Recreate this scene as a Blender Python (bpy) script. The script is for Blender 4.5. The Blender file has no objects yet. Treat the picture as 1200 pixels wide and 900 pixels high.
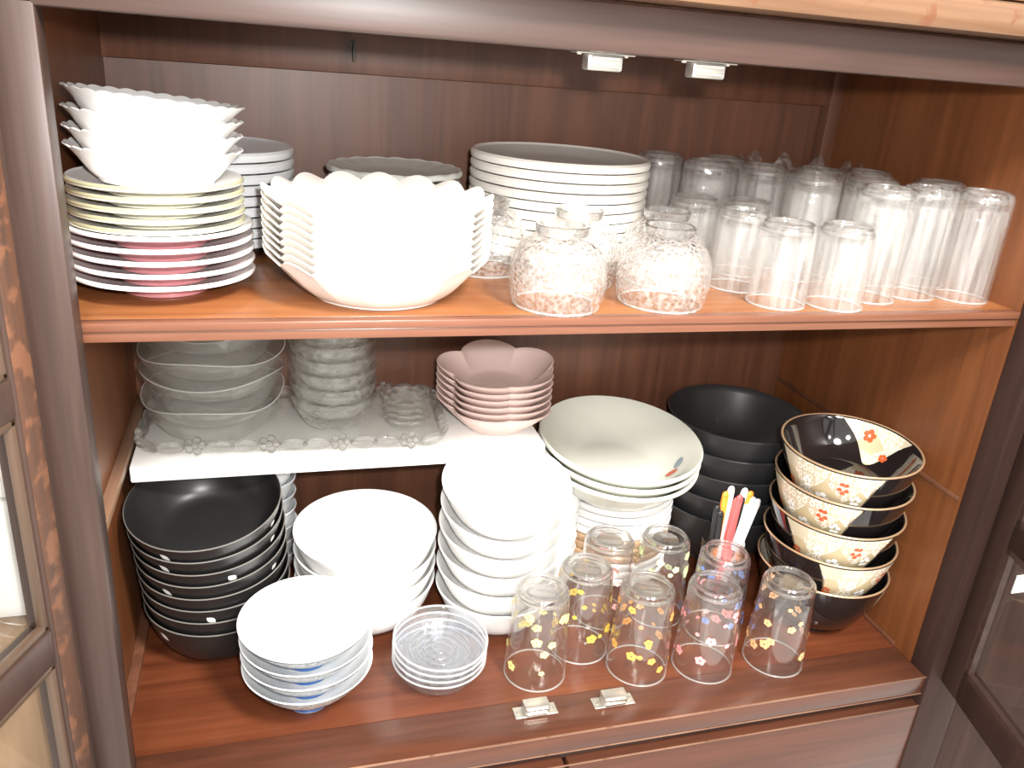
import bpy, bmesh, math, random
from mathutils import Vector, Matrix, Euler
random.seed(7)
sc = bpy.context.scene
C = sc.collection
PI = math.pi

# ------------------------------------------------------------------ camera
cam_d = bpy.data.cameras.new('camera'); cam = bpy.data.objects.new('camera', cam_d); C.objects.link(cam)
cam_d.sensor_width = 36.0; cam_d.lens = 967.82 / 1200 * 36
cam_d.clip_start = 0.01
cam.location = (0.1414, -0.6466, 0.6908)
cam.rotation_euler = (1.1905, -0.0739, -0.2716)
sc.camera = cam
# ------------------------------------------------------------------ world, lamps, exposure
world = bpy.data.worlds.new('room_light'); sc.world = world; world.use_nodes = True
bg = world.node_tree.nodes['Background']; bg.inputs[0].default_value = (1.0, 0.95, 0.89, 1); bg.inputs[1].default_value = 0.75
def area(name, loc, target, size, energy, col):
    l = bpy.data.lights.new(name, 'AREA'); l.shape = 'DISK'; l.size = size; l.energy = energy; l.color = col
    o = bpy.data.objects.new(name, l); C.objects.link(o); o.location = loc
    o.rotation_euler = (Vector(target) - Vector(loc)).to_track_quat('-Z', 'Y').to_euler()
    return o
area('ceiling_lamp', (0.72, -1.02, 1.62), (0.45, 0.15, 0.4), 0.34, 33, (1.0, 0.96, 0.9))
area('hanging_lamp', (-0.05, -1.3, 1.72), (0.45, 0.15, 0.35), 0.22, 8, (1.0, 0.97, 0.93))
area('phone_flash', (0.175, -0.665, 0.735), (0.42, 0.2, 0.32), 0.03, 4.3, (1.0, 0.985, 0.96))
sc.view_settings.view_transform = 'Standard'; sc.view_settings.look = 'None'
sc.view_settings.gamma = 1; sc.view_settings.use_curve_mapping = False
sc.view_settings.exposure = 1.08
sc.cycles.use_denoising = True
sc.cycles.max_bounces = 40; sc.cycles.transmission_bounces = 40; sc.cycles.transparent_max_bounces = 64
sc.cycles.glossy_bounces = 5; sc.cycles.diffuse_bounces = 4
sc.cycles.sample_clamp_indirect = 6

# ------------------------------------------------------------------ materials
MATS = {}
def nt(name):
    m = bpy.data.materials.new(name); m.use_nodes = True
    MATS[name] = m
    return m, m.node_tree.nodes, m.node_tree.links, m.node_tree.nodes['Principled BSDF']
def plain(name, col, rough=0.3, spec=0.5, metal=0.0, coat=0.0, var=0.04, trans=0.0):
    m, N, L, b = nt(name)
    tc = N.new('ShaderNodeTexCoord'); no = N.new('ShaderNodeTexNoise'); no.inputs['Scale'].default_value = 38; no.inputs['Detail'].default_value = 3
    L.new(tc.outputs['Object'], no.inputs['Vector'])
    mx = N.new('ShaderNodeMix'); mx.data_type = 'RGBA'
    mx.inputs[6].default_value = (*[c * (1 - var) for c in col], 1); mx.inputs[7].default_value = (*[min(1, c * (1 + var)) for c in col], 1)
    L.new(no.outputs['Fac'], mx.inputs[0]); L.new(mx.outputs[2], b.inputs['Base Color'])
    b.inputs['Roughness'].default_value = rough; b.inputs['Specular IOR Level'].default_value = spec
    b.inputs['Metallic'].default_value = metal; b.inputs['Coat Weight'].default_value = coat
    b.inputs['Transmission Weight'].default_value = trans
    return m
def wood(name, dark, light, axis, rough=0.32, worn=0.0, scale=1.0, spec=0.5):
    m, N, L, b = nt(name)
    tc = N.new('ShaderNodeTexCoord'); mp = N.new('ShaderNodeMapping')
    s = [26 * scale] * 3; s[axis] = 1.6 * scale
    mp.inputs['Scale'].default_value = s
    L.new(tc.outputs['Object'], mp.inputs['Vector'])
    n1 = N.new('ShaderNodeTexNoise'); n1.inputs['Scale'].default_value = 1.4; n1.inputs['Detail'].default_value = 6; n1.inputs['Distortion'].default_value = 1.1
    L.new(mp.outputs[0], n1.inputs['Vector'])
    n2 = N.new('ShaderNodeTexNoise'); n2.inputs['Scale'].default_value = 9; n2.inputs['Detail'].default_value = 4
    L.new(mp.outputs[0], n2.inputs['Vector'])
    ad = N.new('ShaderNodeMath'); ad.operation = 'MULTIPLY_ADD'; ad.inputs[1].default_value = 0.28; L.new(n2.outputs['Fac'], ad.inputs[0]); L.new(n1.outputs['Fac'], ad.inputs[2])
    cr = N.new('ShaderNodeValToRGB'); cr.color_ramp.elements[0].position = 0.42; cr.color_ramp.elements[1].position = 0.86
    cr.color_ramp.elements[0].color = (*dark, 1); cr.color_ramp.elements[1].color = (*light, 1)
    L.new(ad.outputs[0], cr.inputs[0])
    out = cr.outputs[0]
    if worn:
        n3 = N.new('ShaderNodeTexNoise'); n3.inputs['Scale'].default_value = 55; n3.inputs['Detail'].default_value = 5
        L.new(tc.outputs['Object'], n3.inputs['Vector'])
        c2 = N.new('ShaderNodeValToRGB'); c2.color_ramp.elements[0].position = 0.62 - worn * .2; c2.color_ramp.elements[1].position = 0.70 - worn * .2
        L.new(n3.outputs['Fac'], c2.inputs[0])
        mx = N.new('ShaderNodeMix'); mx.data_type = 'RGBA'; L.new(c2.outputs[0], mx.inputs[0]); L.new(out, mx.inputs[6])
        mx.inputs[7].default_value = (0.13, 0.055, 0.028, 1); out = mx.outputs[2]
    L.new(out, b.inputs['Base Color'])
    bp = N.new('ShaderNodeBump'); bp.inputs['Strength'].default_value = 0.10; bp.inputs['Distance'].default_value = 0.002
    L.new(ad.outputs[0], bp.inputs['Height']); L.new(bp.outputs[0], b.inputs['Normal'])
    b.inputs['Roughness'].default_value = rough; b.inputs['Specular IOR Level'].default_value = spec
    return m
def glass(name, col=(1, 1, 1), ior=1.5, refr=0.0, haze=0.0, bump=None, rough=0.02, boost=1.0, spark=0.0):
    """clear glass: each face passes light straight through and mirrors by Fresnel; refr adds true refraction,
    haze paints in a milky white so the glass looks brightly lit"""
    m, N, L, b = nt(name); N.remove(b)
    out = [n for n in N if n.type == 'OUTPUT_MATERIAL'][0]
    t = N.new('ShaderNodeBsdfTransparent'); t.inputs['Color'].default_value = (*col, 1)
    g = N.new('ShaderNodeBsdfGlossy'); g.inputs['Roughness'].default_value = rough; g.inputs['Color'].default_value = (1, 1, 1, 1)
    fr = N.new('ShaderNodeLayerWeight'); fr.inputs['Blend'].default_value = .5      # Schlick: f0 + (1-f0) * (1-cos)^4, alike from both sides
    pw = N.new('ShaderNodeMath'); pw.operation = 'POWER'; pw.inputs[1].default_value = 4.0; L.new(fr.outputs['Facing'], pw.inputs[0])
    f0 = ((ior - 1) / (ior + 1)) ** 2 * boost
    mu = N.new('ShaderNodeMath'); mu.operation = 'MULTIPLY_ADD'; mu.inputs[1].default_value = .8 * boost; mu.inputs[2].default_value = f0; mu.use_clamp = True; L.new(pw.outputs[0], mu.inputs[0])
    base = t.outputs[0]; rg = None
    if refr:
        rg = N.new('ShaderNodeBsdfGlass'); rg.inputs['IOR'].default_value = 1.45; rg.inputs['Color'].default_value = (*col, 1)
        m0 = N.new('ShaderNodeMixShader'); m0.inputs[0].default_value = refr; L.new(base, m0.inputs[1]); L.new(rg.outputs[0], m0.inputs[2]); base = m0.outputs[0]
    if haze:
        df = N.new('ShaderNodeBsdfDiffuse'); df.inputs['Color'].default_value = (.9, .9, .88, 1)
        tr = N.new('ShaderNodeBsdfTranslucent'); tr.inputs['Color'].default_value = (.9, .9, .88, 1)
        ad = N.new('ShaderNodeMixShader'); ad.inputs[0].default_value = .5; L.new(df.outputs[0], ad.inputs[1]); L.new(tr.outputs[0], ad.inputs[2])
        m1 = N.new('ShaderNodeMixShader'); m1.inputs[0].default_value = haze; L.new(base, m1.inputs[1]); L.new(ad.outputs[0], m1.inputs[2]); base = m1.outputs[0]
    mx = N.new('ShaderNodeMixShader'); L.new(mu.outputs[0], mx.inputs[0]); L.new(base, mx.inputs[1]); L.new(g.outputs[0], mx.inputs[2]); L.new(mx.outputs[0], out.inputs[0])
    if bump:
        tc = N.new('ShaderNodeTexCoord')
        v = N.new('ShaderNodeTexVoronoi' if bump[0] == 'v' else 'ShaderNodeTexNoise'); v.inputs['Scale'].default_value = bump[1]
        src = tc.outputs['Object']
        if len(bump) > 4:
            mp = N.new('ShaderNodeMapping'); mp.inputs['Scale'].default_value = bump[4]; L.new(src, mp.inputs[0]); src = mp.outputs[0]
        L.new(src, v.inputs['Vector'])
        bp = N.new('ShaderNodeBump'); bp.inputs['Strength'].default_value = bump[2]; bp.inputs['Distance'].default_value = bump[3]
        L.new(v.outputs['Distance' if bump[0] == 'v' else 'Fac'], bp.inputs['Height'])
        for q in [g, fr] + ([rg] if rg else []): L.new(bp.outputs[0], q.inputs['Normal'])
        if spark and haze:      # white sparkle of the light, painted in along the glass texture
            rp = N.new('ShaderNodeMapRange'); rp.inputs['From Min'].default_value = .35; rp.inputs['From Max'].default_value = .75
            rp.inputs['To Min'].default_value = haze * .4; rp.inputs['To Max'].default_value = haze + spark
            L.new(v.outputs['Distance' if bump[0] == 'v' else 'Fac'], rp.inputs['Value']); L.new(rp.outputs[0], m1.inputs[0])
    return m
wood('wood_dark', (0.034, 0.018, 0.014), (0.062, 0.033, 0.025), 0, 0.42, 0.0)
wood('wood_dark_v', (0.034, 0.020, 0.016), (0.060, 0.036, 0.029), 2, 0.38, 0.0, spec=.3)
wood('wood_dark_dimmed', (0.030, 0.016, 0.013), (0.052, 0.028, 0.022), 2, 0.55, 0.0, spec=.12)  # darker, duller frame wood: dim reflections on the right put into the colour
wood('wood_worn_edge', (0.03, 0.018, 0.014), (0.10, 0.042, 0.022), 2, 0.5, 0.5)
wood('wood_back', (0.085, 0.033, 0.018), (0.155, 0.062, 0.033), 2, 0.42)
wood('wood_side', (0.120, 0.038, 0.012), (0.20, 0.068, 0.022), 2, 0.40)
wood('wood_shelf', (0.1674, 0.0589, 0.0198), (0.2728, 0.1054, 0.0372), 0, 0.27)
wood('wood_shelf_edge', (0.1200, 0.0450, 0.0240), (0.1920, 0.0780, 0.0450), 0, 0.33)
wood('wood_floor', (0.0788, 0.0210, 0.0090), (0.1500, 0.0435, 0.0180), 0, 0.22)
wood('wood_rail', (0.0553, 0.0204, 0.0119), (0.1105, 0.0382, 0.0204), 0, 0.24)
wood('wood_scuff', (0.11, 0.045, 0.025), (0.34, 0.19, 0.12), 0, 0.4, 0.2)
wood('wood_lip', (0.1000, 0.0500, 0.0275), (0.1800, 0.1000, 0.0550), 0, 0.25, 0.15)
wood('wood_bead', (0.05, 0.030, 0.019), (0.09, 0.055, 0.036), 2, 0.4)
wood('wood_cleat', (0.1700, 0.0935, 0.0595), (0.2805, 0.1615, 0.1020), 1, 0.4)
wood('wood_pale', (0.2550, 0.1615, 0.0935), (0.3570, 0.2380, 0.1445), 2, 0.5)
plain('porcelain', (0.86, 0.855, 0.84), 0.16, 0.5)
plain('porcelain_cool', (0.80, 0.82, 0.83), 0.14, 0.5)
plain('porcelain_warm', (0.84, 0.81, 0.75), 0.18, 0.5)
plain('porcelain_celadon', (0.64, 0.65, 0.58), 0.18, 0.5)
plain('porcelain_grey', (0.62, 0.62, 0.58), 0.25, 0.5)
plain('ivory_opal', (0.87, 0.83, 0.78), 0.15, 0.5)
plain('pink_glaze', (0.58, 0.24, 0.26), 0.2, 0.5)
plain('cream_glaze', (0.80, 0.77, 0.62), 0.2, 0.5)
plain('dark_line', (0.10, 0.10, 0.08), 0.3, 0.5)
plain('olive_rim_shade', (0.36, 0.34, 0.22), 0.3, 0.5)
plain('tan_glaze', (0.50, 0.33, 0.20), 0.3, 0.5)
plain('black_satin', (0.014, 0.014, 0.014), 0.33, 0.5, var=0.15)
plain('black_lacquer', (0.010, 0.008, 0.008), 0.07, 0.5, coat=0.4)
plain('black_matte', (0.030, 0.030, 0.031), 0.33, 0.5, var=0.2)
plain('gold_line', (0.62, 0.42, 0.26), 0.25, 0.5, metal=0.6)
plain('rim_highlight_grey', (0.16, 0.15, 0.14), 0.25)
plain('white_print', (0.85, 0.85, 0.83), 0.4)
plain('blue_glaze', (0.06, 0.15, 0.42), 0.15)
plain('slate_line', (0.24, 0.29, 0.33), 0.3)
plain('steel', (0.62, 0.60, 0.55), 0.30, 0.5, metal=0.85)
plain('screw_metal', (0.75, 0.72, 0.66), 0.25, 0.5, metal=1.0)
plain('white_plastic', (0.88, 0.88, 0.86), 0.35)
plain('pink_frosted', (0.78, 0.60, 0.55), 0.42, 0.4, trans=0.12)
plain('room_wall', (0.55, 0.48, 0.38), 0.8)
plain('black_ink', (0.02, 0.02, 0.02), 0.6)
glass('clear_glass', (.997, .999, .997), haze=.014, boost=1.5)
glass('fluted_glass', (.998, .999, .998), haze=.05, boost=1.4, bump=('n', 150, .5, .003, (1, 1, .06)), spark=.24)
glass('thick_glass', (.997, .999, .997), haze=.03, refr=.65, boost=1.2)
glass('hammered_glass', (.998, 1, .998), haze=.05, boost=1.3, bump=('v', 230, 1.0, .0026), spark=.17)
glass('crystal_glass', (.99, .996, .988), haze=.04, boost=1.3, bump=('v', 130, .8, .003), spark=.12)
glass('tray_glass', (.995, .998, .99), haze=.02, boost=1.2)
glass('bowl_glass', (.985, .994, .985), haze=.10, boost=1.0, bump=('n', 26, .35, .006))
glass('blue_tint_glass', (.965, .98, 1), haze=.06, boost=1.0)
glass('bead_glass', (.995, .998, .99), haze=.05, refr=.6, boost=1.0)
glass('pane_glass', (.95, .95, .94), ior=1.45, boost=.8)

glass('glass_edge', (.99, .995, .99), haze=.42, boost=1.6)  # strong white haze paints the bright light along glass rims

def flower_band_mat():
    # thin grey sprig drawing on a white porcelain ground
    m, N, L, b = nt('sprig_band')
    tc = N.new('ShaderNodeTexCoord'); mp = N.new('ShaderNodeMapping'); mp.inputs['Scale'].default_value = (95, 95, 190)
    L.new(tc.outputs['Object'], mp.inputs[0])
    n = N.new('ShaderNodeTexNoise'); n.inputs['Scale'].default_value = 1.6; n.inputs['Detail'].default_value = 3; L.new(mp.outputs[0], n.inputs[0])
    cr = N.new('ShaderNodeValToRGB'); e = cr.color_ramp.elements
    e[0].position = 0.45; e[0].color = (0.70, 0.71, 0.70, 1); e[1].position = 0.55; e[1].color = (0.70, 0.71, 0.70, 1)
    k = cr.color_ramp.elements.new(0.50); k.color = (0.05, 0.07, 0.08, 1)
    L.new(n.outputs['Fac'], cr.inputs[0]); L.new(cr.outputs[0], b.inputs['Base Color']); b.inputs['Roughness'].default_value = 0.16
    return m
flower_band_mat()
def brocade_mat():
    # cream brocade print: pale rings of blossoms, red blossoms and soft tan patches
    m, N, L, b = nt('brocade_print')
    tc = N.new('ShaderNodeTexCoord'); mp = N.new('ShaderNodeMapping'); mp.inputs['Scale'].default_value = (1, 1, 1)
    L.new(tc.outputs['UV'], mp.inputs[0])
    n = N.new('ShaderNodeTexVoronoi'); n.voronoi_dimensions = '2D'; n.inputs['Scale'].default_value = 4.5; n.inputs['Randomness'].default_value = 0.9; L.new(mp.outputs[0], n.inputs['Vector'])
    patch = N.new('ShaderNodeValToRGB'); patch.color_ramp.interpolation = 'CONSTANT'
    e = patch.color_ramp.elements; e[0].position = 0; e[0].color = (0.50, 0.40, 0.25, 1); e[1].position = 0.35; e[1].color = (0.58, 0.50, 0.36, 1)
    k = e.new(0.62); k.color = (0.40, 0.33, 0.20, 1); k = e.new(0.8); k.color = (0.55, 0.43, 0.30, 1)
    sp = N.new('ShaderNodeSeparateColor'); L.new(n.outputs['Color'], sp.inputs[0]); L.new(sp.outputs[0], patch.inputs[0])
    v = N.new('ShaderNodeTexVoronoi'); v.voronoi_dimensions = '2D'; v.inputs['Scale'].default_value = 17; v.inputs['Randomness'].default_value = 0.35; L.new(mp.outputs[0], v.inputs['Vector'])
    ring = N.new('ShaderNodeValToRGB'); e = ring.color_ramp.elements
    e[0].position = 0.17; e[0].color = (0, 0, 0, 1); e[1].position = 0.46; e[1].color = (0, 0, 0, 1)
    k = e.new(0.24); k.color = (1, 1, 1, 1); k = e.new(0.36); k.color = (1, 1, 1, 1)
    L.new(v.outputs['Distance'], ring.inputs[0])
    sel = N.new('ShaderNodeMath'); sel.operation = 'GREATER_THAN'; sel.inputs[1].default_value = 0.40; L.new(sp.outputs[1], sel.inputs[0])
    rm = N.new('ShaderNodeMath'); rm.operation = 'MULTIPLY'; L.new(ring.outputs[0], rm.inputs[0]); L.new(sel.outputs[0], rm.inputs[1])
    m1 = N.new('ShaderNodeMix'); m1.data_type = 'RGBA'; L.new(rm.outputs[0], m1.inputs[0]); L.new(patch.outputs[0], m1.inputs[6]); m1.inputs[7].default_value = (0.80, 0.76, 0.66, 1)
    L.new(m1.outputs[2], b.inputs['Base Color']); b.inputs['Roughness'].default_value = 0.2
    return m
brocade_mat()
plain('red_print', (0.50, 0.09, 0.03), 0.25)

# ------------------------------------------------------------------ mesh helpers
def mesh_from(name, vs, fs, mats, fm=None, sharp=35, uv=None):
    me = bpy.data.meshes.new(name); me.from_pydata(vs, [], fs)
    for m in (mats if isinstance(mats, (list, tuple)) else [mats]): me.materials.append(MATS[m])
    me.polygons.foreach_set('use_smooth', [True] * len(me.polygons))
    if fm: me.polygons.foreach_set('material_index', fm)
    bm = bmesh.new(); bm.from_mesh(me); bmesh.ops.recalc_face_normals(bm, faces=bm.faces); bm.to_mesh(me); bm.free()
    if sharp is not None: me.set_sharp_from_angle(angle=math.radians(sharp))
    if uv:
        ul = me.uv_layers.new(name='UVMap')
        for lp in me.loops: ul.data[lp.index].uv = uv[lp.vertex_index]
    me.update()
    return me
def lathe(name, prof, mats, seg=64, mod=None, fmat=None, sharp=40):
    """prof: list of (r,z[,s]); first/last with r==0 close at the pole. mod(th, r, z, s) -> r, z"""
    vs, rows = [], []
    for p in prof:
        r, z = p[0], p[1]; s = p[2] if len(p) > 2 else 0
        if r < 1e-6:
            vs.append((0, 0, z)); rows.append([len(vs) - 1]); continue
        row = []
        for k in range(seg):
            th = 2 * PI * k / seg
            rr, zz = mod(th, r, z, s) if mod else (r, z)
            vs.append((rr * math.cos(th), rr * math.sin(th), zz)); row.append(len(vs) - 1)
        rows.append(row)
    fs, fm = [], []
    for i in range(len(rows) - 1):
        a, b = rows[i], rows[i + 1]
        for k in range(seg):
            k2 = (k + 1) % seg
            if len(a) == 1 and len(b) == 1: continue
            if len(a) == 1: fs.append((a[0], b[k], b[k2]))
            elif len(b) == 1: fs.append((a[k], a[k2], b[0]))
            else: fs.append((a[k], a[k2], b[k2], b[k]))
            fm.append(fmat(i) if fmat else 0)
    return mesh_from(name, vs, fs, mats, fm, sharp)
def bowl_prof(R, H, Rf, fh, floor, t, e=1.7, n=14, lip=0.0, band=0.0):
    """outer from the foot up, rounded lip, inner down to the floor; third value = height fraction"""
    P = [(0, fh * .55, 0), (Rf - .003, fh * .55, 0), (Rf - .0025, 0.0004, 0), (Rf - .0012, 0, 0), (Rf, 0.0005, 0), (Rf + .0005, fh * .9, 0)]
    o0 = len(P)
    for i in range(1, n + 1):
        s = i / n
        P.append((Rf + (R - Rf) * s + lip * s ** 8, fh * .9 + (H - band - fh * .9) * s ** e, s))
    if band: P += [(R + band * .12 + lip, H - band * .6, 1), (R + band * .10 + lip, H - band * .15, 1)]
    P.append((R - t * .5 + lip, H + t * .35, 1))
    ri = Rf * .92
    for i in range(n, -1, -1):
        s = i / n
        P.append((ri + (R - t - ri) * s + lip * s ** 8, floor + (H - floor) * s ** e, s))
    P.append((ri * .5, floor - .0003, 0)); P.append((0, floor - .0004, 0))
    return P
def box_verts(sx, sy, sz, c=(0, 0, 0)):
    x, y, z = c; a, b, d = sx / 2, sy / 2, sz / 2
    return [(x + i * a, y + j * b, z + k * d) for i in (-1, 1) for j in (-1, 1) for k in (-1, 1)], \
           [(0, 1, 3, 2), (4, 6, 7, 5), (0, 4, 5, 1), (2, 3, 7, 6), (0, 2, 6, 4), (1, 5, 7, 3)]
def box_mesh(name, sx, sy, sz, mat, c=(0, 0, 0), bev=0.0015, segs=2):
    me = bpy.data.meshes.new(name); v, f = box_verts(sx, sy, sz, c); me.from_pydata(v, [], f); me.materials.append(MATS[mat])
    bm = bmesh.new(); bm.from_mesh(me); bmesh.ops.recalc_face_normals(bm, faces=bm.faces)
    if bev: bmesh.ops.bevel(bm, geom=bm.edges[:], offset=min(bev, min(sx, sy, sz) * .45), segments=segs, affect='EDGES', profile=.5)
    for fc in bm.faces: fc.smooth = True
    bm.to_mesh(me); bm.free(); me.set_sharp_from_angle(angle=math.radians(35))
    return me
def bounds(name, x0, x1, y0, y1, z0, z1, mat, parent=None, bev=0.0015):
    """a box part given by its world extents, its origin at its own centre"""
    o = bpy.data.objects.new(name, box_mesh(name, x1 - x0, y1 - y0, z1 - z0, mat, bev=bev)); C.objects.link(o)
    o.location = ((x0 + x1) / 2, (y0 + y1) / 2, (z0 + z1) / 2)
    if parent: o.parent = parent
    return o
def part(name, me, parent, loc=(0, 0, 0), rot=(0, 0, 0), label=None):
    o = bpy.data.objects.new(name, me); C.objects.link(o); o.parent = parent; o.location = loc; o.rotation_euler = rot
    if label: o['label'] = label
    return o
def tag(o, label, cat, group=None):
    o['label'] = label; o['category'] = cat
    if group: o['group'] = group
    return o
def empty(name, loc=(0, 0, 0), rot=(0, 0, 0)):
    o = bpy.data.objects.new(name, None); C.objects.link(o); o.empty_display_size = .02; o.location = loc; o.rotation_euler = rot
    return o
def copy_tree(o, parent=None):
    c = o.copy(); C.objects.link(c); c.parent = parent
    for ch in [x for x in bpy.data.objects if x.parent == o]: copy_tree(ch, c)
    return c
ORD = ['', 'second', 'third', 'fourth', 'fifth', 'sixth', 'seventh', 'eighth', 'ninth', 'tenth', 'eleventh', 'twelfth', 'thirteenth']
def pos_word(i, n):
    """i counted from the bottom"""
    if i == 0: return 'bottommost'
    if i == n - 1: return 'topmost'
    j = n - 1 - i
    return ORD[j] + ' from top' if j <= i else ORD[i] + ' from bottom'
def stack(name, proto, x, y, z0, n, pitch, label, cat, group, lean=(0, 0), tilt=None, spin=0.0, jit=0.0003):
    """proto: a mesh or a builder returning a root object; label has {p} for the place in the stack"""
    root = None; out = []
    for i in range(n):
        if isinstance(proto, bpy.types.Mesh):
            o = bpy.data.objects.new(name, proto); C.objects.link(o)
        else:
            if root is None: root = proto(); o = root
            else: o = copy_tree(root)
        t = tilt(i) if tilt else (0, 0)
        if i == 0: pos = Vector((x, y, z0 + .09 * max(abs(t[0]), abs(t[1])) * (abs(t[0]) + abs(t[1]) > .001) * .5)); prev = t
        else:
            dt = math.hypot(t[0] - prev[0], t[1] - prev[1])
            pos = pos + Euler((prev[0], prev[1], 0), 'ZYX').to_matrix() @ Vector((lean[0], lean[1], pitch + .05 * dt)); prev = t
        o.location = pos + Vector((random.uniform(-jit, jit), random.uniform(-jit, jit), 0))
        o.rotation_mode = 'ZYX'; o.rotation_euler = (t[0], t[1], spin * i)
        tag(o, label.format(p=pos_word(i, n)), cat, group); out.append(o)
    return out

W = 0.92; D = 0.425; XL = -0.03; ZS1 = 0.4723; ZS0 = 0.4563; ZT = 0.6969; YS = 0.028
# ------------------------------------------------------------------ the cabinet
cab = tag(empty('display_cabinet', (0.45, 0, -0.3)), 'old dark brown wooden cupboard with open glazed doors, filled with crockery', 'cabinet')
def cbox(name, *a, **k):
    o = bounds(name, *a, **k); o.parent = cab; o.matrix_parent_inverse = Matrix.Translation(-cab.location); return o
cbox('back_panel', XL - .02, W + .02, D, D + .012, -.03, .76, 'wood_back', bev=0)
cbox('side_panel', XL - .018, XL, .024, D, -.03, .76, 'wood_side', bev=0)
cbox('side_panel', W, W + .018, .030, D, -.03, .76, 'wood_side', bev=0)
cbox('top_panel', XL, W, .028, D, .722, .738, 'wood_back', bev=0)
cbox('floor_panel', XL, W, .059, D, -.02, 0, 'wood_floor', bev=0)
cbox('bottom_rail', XL - .02, W, 0, .059, -.026, .0006, 'wood_rail', bev=.002)
cbox('worn_arris', 0, W, -.0004, .0012, -.0012, .0009, 'wood_scuff', bev=.0003)
cbox('worn_arris', 0, W, -.0004, .0012, -.0268, -.0252, 'wood_scuff', bev=.0003)
cbox('back_batten', XL, W, D - .012, D, .655, .722, 'wood_back', bev=.001)
cbox('back_post', W - .022, W, D - .022, D, ZS1, .722, 'wood_back', bev=.003)
shelf = cbox('shelf_board', XL, W, YS + .012, D, ZS0, ZS1, 'wood_shelf', bev=.0005)
ed = cbox('shelf_lipping', XL, W, YS, YS + .012, ZS0 + .0085, ZS1, 'wood_shelf_edge', bev=.0012)
ed = cbox('shelf_lipping', XL, W, YS + .003, YS + .012, ZS0 - .001, ZS0 + .0080, 'wood_shelf_edge', bev=.0012)
for x0, x1 in ((XL, XL + .012), (W - .0022, W)):
    cbox('cleat_or_shade_seam', x0, x1, .06 if x0 < 0 else .032, D, .236, .246 if x0 < 0 else .242, 'wood_cleat' if x0 < 0 else 'wood_back', bev=.001)  # right strip: thin darker wood standing in for a shadow seam
    cbox('floor_cleat', x0, x1, .06, D, 0, .006, 'wood_back', bev=.001)
# face frame
cbox('stile', -.034, 0, 0, .024, -.10, .735, 'wood_dark_v', bev=.002)
cbox('stile', W, W + .06, -.004, .030, -.30, .735, 'wood_dark_dimmed', bev=.002)
cbox('top_rail', -.075, W + .06, 0, .028, ZT, .733, 'wood_dark', bev=.0025)
cbox('cornice', -.12, W + .12, -.030, .06, .735, .762, 'wood_lip', bev=.006)
cbox('cornice_lip', -.12, W + .12, -.018, .06, .764, .772, 'wood_lip', bev=.002)
cbox('shadow_groove', XL - .02, W, .012, .03, -.046, -.026, 'wood_dark', bev=0)
cbox('drawer_front', XL - .02, .44, -.002, .02, -.20, -.044, 'wood_rail', bev=.003)
cbox('drawer_front', .444, W + .02, -.002, .02, -.20, -.044, 'wood_rail', bev=.003)
cbox('worn_arris', 0, W, -.0026, -.0010, -.0450, -.0434, 'wood_scuff', bev=.0003)
cbox('lower_carcase', XL - .05, W + .06, .022, D, -.30, -.047, 'wood_dark', bev=0)

# magnetic door catches: housing, base plate, two screws, two pole strips
def catch(loc, rot, label):
    r = tag(empty('magnetic_catch', loc, rot), label, 'door catch', 'magnetic door catches')
    part('base_plate', box_mesh('base_plate', .050, .017, .0012, 'steel', (0, 0, .0006), .0004, 1), r)
    h = part('housing', box_mesh('housing', .030, .0155, .0125, 'steel', (0, -.0005, .0072), .002), r)
    part('pole_strip', box_mesh('pole_strip', .025, .0022, .0028, 'screw_metal', (0, -.009, .0098), .0004, 1), h)
    part('pole_strip', box_mesh('pole_strip', .025, .0022, .0028, 'screw_metal', (0, -.009, .0040), .0004, 1), h)
    for s in (-1, 1):
        part('screw', lathe('screw', [(0, .0012), (.0026, .0012), (.0022, .0024), (0, .0028)], 'screw_metal', 14), r, (s * .020, 0, 0))
    return r
catch((.413, .040, .0006), (0, 0, 0), 'small metal door catch on the bottom rail before the yellow-flowered tumbler')
catch((.507, .037, .0006), (0, 0, 0), 'small metal door catch on the bottom rail before the orange-flowered tumbler')
catch((.402, .019, ZT), (0, PI, 0), 'metal door catch under top rail, nearer the big plate stack')
catch((.494, .019, ZT), (0, PI, 0), 'metal door catch under top rail, nearer the tall tumblers')
hk = tag(empty('wall_hook', (.243, D - .012, .688)), 'small dark hook screwed high in the cabinet back', 'hook')
part('hook_plate', lathe('hook_plate', [(0, 0), (.004, 0), (.004, .002), (0, .0025)], 'dark_line', 16), hk, rot=(PI / 2, 0, 0))
part('hook_arm', box_mesh('hook_arm', .0035, .010, .022, 'dark_line', (0, -.006, -.009), .0015), hk)

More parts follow.
